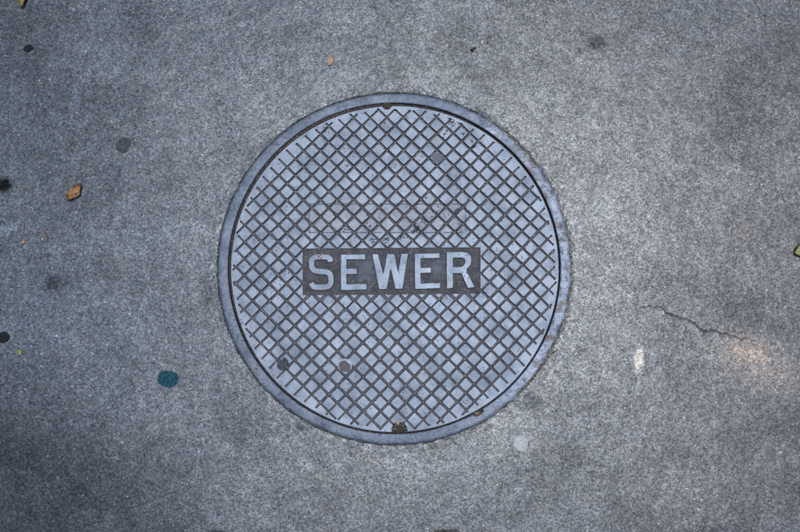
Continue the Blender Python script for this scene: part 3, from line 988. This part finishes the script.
def stone(name, x, y, r_, z, mat, label, cat, seed, sx=1.0, sy=1.0, sz=0.7, rot=0):
    bm = bmesh.new(); bmesh.ops.create_icosphere(bm, subdivisions=3, radius=1.0)
    g = random.Random(seed)
    ds = [(Vector((g.gauss(0, 1), g.gauss(0, 1), g.gauss(0, 1))).normalized(), g.uniform(0.55, 0.85)) for _ in range(14)]
    for v_ in bm.verts:
        for d, c in ds:
            t = v_.co.dot(d)
            if t > c: v_.co -= d * (t - c) * 0.9
        v_.co *= 1 + g.gauss(0, 0.02)
        v_.co = Vector((v_.co.x * r_ * sx, v_.co.y * r_ * sy, v_.co.z * r_ * sz))
    me = bm_mesh(bm, name)
    o = link(name, me, mat, smooth=True)
    p = at(x, y, z); o.location = (p.x, p.y, z + ground(p)); o.rotation_euler.z = R(rot)
    return tag(o, label, cat)
stone('pebble', 477.8, 413.6, 0.0070, -0.003, M_STONE, 'rusty brown pebble wedged in the notch of the frame', 'pebble', 3, 1.15, 0.72, 0.6, 22)
stone('pebble', 398.2, 422.6, 0.0042, 0.000, M_CHIP, 'tan pebble in the dirt of the bottom notch of the cover', 'pebble', 5, 0.8, 1.2, 0.8, 10)
stone('pebble', 446.6, 419.6, 0.0024, -0.0005, M_GUMP, 'tiny white pebble in the gap at the lower right of the cover', 'pebble', 6)
stone('crumb', 472.2, 49.8, 0.0046, 0.002, M_BLACK, 'black crumb on the concrete above the cover', 'crumb', 8, 1.0, 0.8, 0.6, 30)
for k, (x, y) in enumerate(((475, 48.2),)):
    stone('crumb', x, y, 0.0032, 0.002, M_BLACK, 'smaller black crumb touching the black crumb above the cover', 'crumb', 9 + k)

def clod(name, x, y, rx, ry, h, label, seed, z):
    o = lump(name, x, y, rx, ry, h, M_DIRT, label, 'dirt', 0, seed, z, 0.2, dome=0.7)
    g = np.random.default_rng(seed)
    for v_ in o.data.vertices:
        v_.co.z += float(g.normal(0, 0.0006))
    return o
clod('dirt_clod', 399.5, 425.4, 7.2, 4.6, 0.0030, 'dark brown clod of dirt filling the bottom notch of the cover', 21, -0.0030)
clod('dirt_clod', 387.0, 106.5, 5.6, 4.4, 0.0036, 'grey brown clod of dirt filling the top notch of the cover', 22, -0.0028)

# dirt packed in the gap between cover and frame
n = 540
aa = np.arange(n) * 2 * math.pi / n
gx, gy = np.cos(aa) * 0.305, np.sin(aa) * 0.305
fill = value_noise(gx, gy, 0.05, 41) * 0.5 + value_noise(gx, gy, 0.012, 42) * 0.5
up_left = np.clip(np.cos(aa - R(118)), 0, 1) ** 1.5
def wob(a, j):
    i = int(round(a / (2 * math.pi) * n)) % n
    return 0, (0.0055 * up_left[i] + 0.0018 * fill[i]) if j in (1, 2, 3) else 0
v, f = lathe([(0.2985, -0.0245), (0.2985, -0.0080), (0.3050, -0.0072), (0.30765, -0.0082), (0.30765, -0.0245)], n, wob)
o = mesh_obj('gap_dirt', v, f, M_DIRT, smooth=True)
tag(o, 'dark brown dirt packed in the narrow gap around the cover', 'dirt', kind='stuff')

# grit: sand grains in the gap, along the frame, in the grooves and on the name field
gv, gf = [], []
def grain(x, y, z, s, g):
    b = len(gv)
    for d in ((1, 0, 0), (-1, 0, 0), (0, 1, 0), (0, -1, 0), (0, 0, 1), (0, 0, -1)):
        k = s * g.uniform(0.65, 1.25)
        gv.append((x + d[0] * k + g.gauss(0, s * .2), y + d[1] * k + g.gauss(0, s * .2), z + d[2] * k * 0.8))
    for a, c, e in ((0, 2, 4), (2, 1, 4), (1, 3, 4), (3, 0, 4), (2, 0, 5), (1, 2, 5), (3, 1, 5), (0, 3, 5)):
        gf.append((b + a, b + c, b + e))
g = random.Random(77)
for _ in range(2600):                        # outer seam, mostly on the right
    a = g.gauss(R(12), R(48)) if g.random() < 0.72 else g.uniform(0, 6.2832)
    r_ = R_RIM + 0.0012 + abs(g.gauss(0, 0.0022)) - 0.0008
    grain(r_ * math.cos(a), r_ * math.sin(a), g.uniform(-0.0012, 0.0006), g.uniform(0.0005, 0.0017 if math.cos(a) > 0.6 else 0.0011), g)
for _ in range(900):                         # gap
    a = g.uniform(0, 6.2832) if g.random() < 0.6 else g.gauss(R(118), R(25))
    r_ = g.uniform(0.3045, 0.3070)
    i = int(a / (2 * math.pi) * n) % n
    grain(r_ * math.cos(a), r_ * math.sin(a), -0.0074 + 0.0055 * up_left[i] + 0.0018 * fill[i], g.uniform(0.0003, 0.0009), g)
for _ in range(850):                         # grooves
    k = g.randrange(-13, 14); t = g.uniform(-0.29, 0.29)
    c = (u0 if g.random() < .5 else v0)
    if c == u0: q = ((u0 + k * PITCH) * .70711 - t * .70711, (u0 + k * PITCH) * .70711 + t * .70711)
    else: q = (-(v0 + k * PITCH) * .70711 - t * .70711, (v0 + k * PITCH) * .70711 - t * .70711)
    if math.hypot(*q) > 0.287: continue
    w = LIDM @ Vector((q[0] + g.gauss(0, .0006), q[1] + g.gauss(0, .0006), 0))
    grain(w.x, w.y, FLOOR + 0.0004, g.uniform(0.0003, 0.0010 if g.random() < .9 else 0.0016), g)
for _ in range(260):                         # name field
    x, y = g.uniform(304, 480), g.uniform(250, 293)
    if g.random() < 0.6: y = g.choice((g.gauss(251.5, 1.2), g.gauss(292, 1.2)))
    if not 249.5 < y < 293.3: continue
    w = at(x, y, FLOOR)
    grain(w.x, w.y, FLOOR + 0.0003, g.uniform(0.0003, 0.0009 if g.random() < .93 else 0.0016), g)
for (x, y, r_, cnt) in ((399.5, 424.5, 5.5, 60), (387, 106.5, 4.5, 45), (477.5, 413.5, 3.5, 30)):
    for _ in range(cnt):
        w = at(x + g.gauss(0, r_ / 2), y + g.gauss(0, r_ / 3), 0)
        grain(w.x, w.y, g.uniform(-0.001, 0.0006), g.uniform(0.0005, 0.0014), g)
for _ in range(900):                         # loose on the pavement
    x, y = g.uniform(-8, 808), g.uniform(-8, 540)
    w = at(x, y, 0)
    if math.hypot(w.x, w.y) < R_RIM + 0.003: continue
    grain(w.x, w.y, 0.0009, g.uniform(0.0003, 0.0010), g)
o = mesh_obj('grit', gv, gf, M_GRIT)
tag(o, 'loose sand grains and grit in the grooves, the gap and along the frame', 'grit', kind='stuff')

# rust scale and dirt specks on the worn faces
gv2, gf2 = [], []
def flake(x, y, s, g, z):
    n_ = g.randrange(5, 9)
    b = len(gv2)
    ph = g.uniform(0, 6.28); el = g.uniform(0.5, 1.0); ro = g.uniform(0, 3.14)
    top = []
    for i in range(n_):
        a = ph + 2 * math.pi * i / n_
        r_ = s * g.uniform(0.6, 1.25)
        px_, py_ = r_ * math.cos(a), r_ * el * math.sin(a)
        top.append((x + px_ * math.cos(ro) - py_ * math.sin(ro), y + px_ * math.sin(ro) + py_ * math.cos(ro)))
    for q in top: gv2.append((q[0], q[1], z - 0.0012))
    for q in top: gv2.append((x + (q[0] - x) * .8, y + (q[1] - y) * .8, z + 0.0002))
    gf2.append(tuple(b + n_ + i for i in range(n_)))
    for i in range(n_):
        k = (i + 1) % n_
        gf2.append((b + i, b + k, b + n_ + k, b + n_ + i))
cl = [(453, 123.5, 3.2, 26), (446, 134, 3.0, 9), (463.5, 133.5, 2.4, 9), (471, 141.5, 1.8, 9), (475, 146, 2.0, 10), (449, 118, 2.0, 6),
      (416, 228, 4.5, 42), (413.5, 231.5, 2.0, 16), (424, 221, 3.5, 22), (387, 240, 3.6, 30), (373, 240.5, 2.4, 14), (346, 230, 3.0, 12), (403, 238, 2.5, 10),
      (326, 129, 2.8, 14), (346, 166, 2.4, 10), (340, 147, 1.5, 4), (278, 249, 1.2, 3), (253.5, 240.5, 0.9, 2), (286, 272, 3.0, 10), (319, 257.5, 2.5, 10),
      (347, 240, 5, 8), (370, 222, 9, 16), (440, 215, 10, 22), (460, 231, 4, 8), (420, 205, 8, 12), (385, 120, 6, 6)]
for x, y, s, c in cl:
    for _ in range(c):
        w = at(x + g.gauss(0, s / 1.6), y + g.gauss(0, s / 1.6), TOP)
        flake(w.x, w.y, g.uniform(0.0006, 0.0026), g, TOP + 0.0003)
for _ in range(120):
    a, r_ = g.uniform(0, 6.28), 0.29 * math.sqrt(g.random())
    flake(r_ * math.cos(a), r_ * math.sin(a), g.uniform(0.0003, 0.0010), g, TOP)
o = mesh_obj('rust_flakes', gv2, gf2, M_SCALE)
tag(o, 'dark rust flakes and dirt specks on the raised squares', 'rust', kind='stuff')
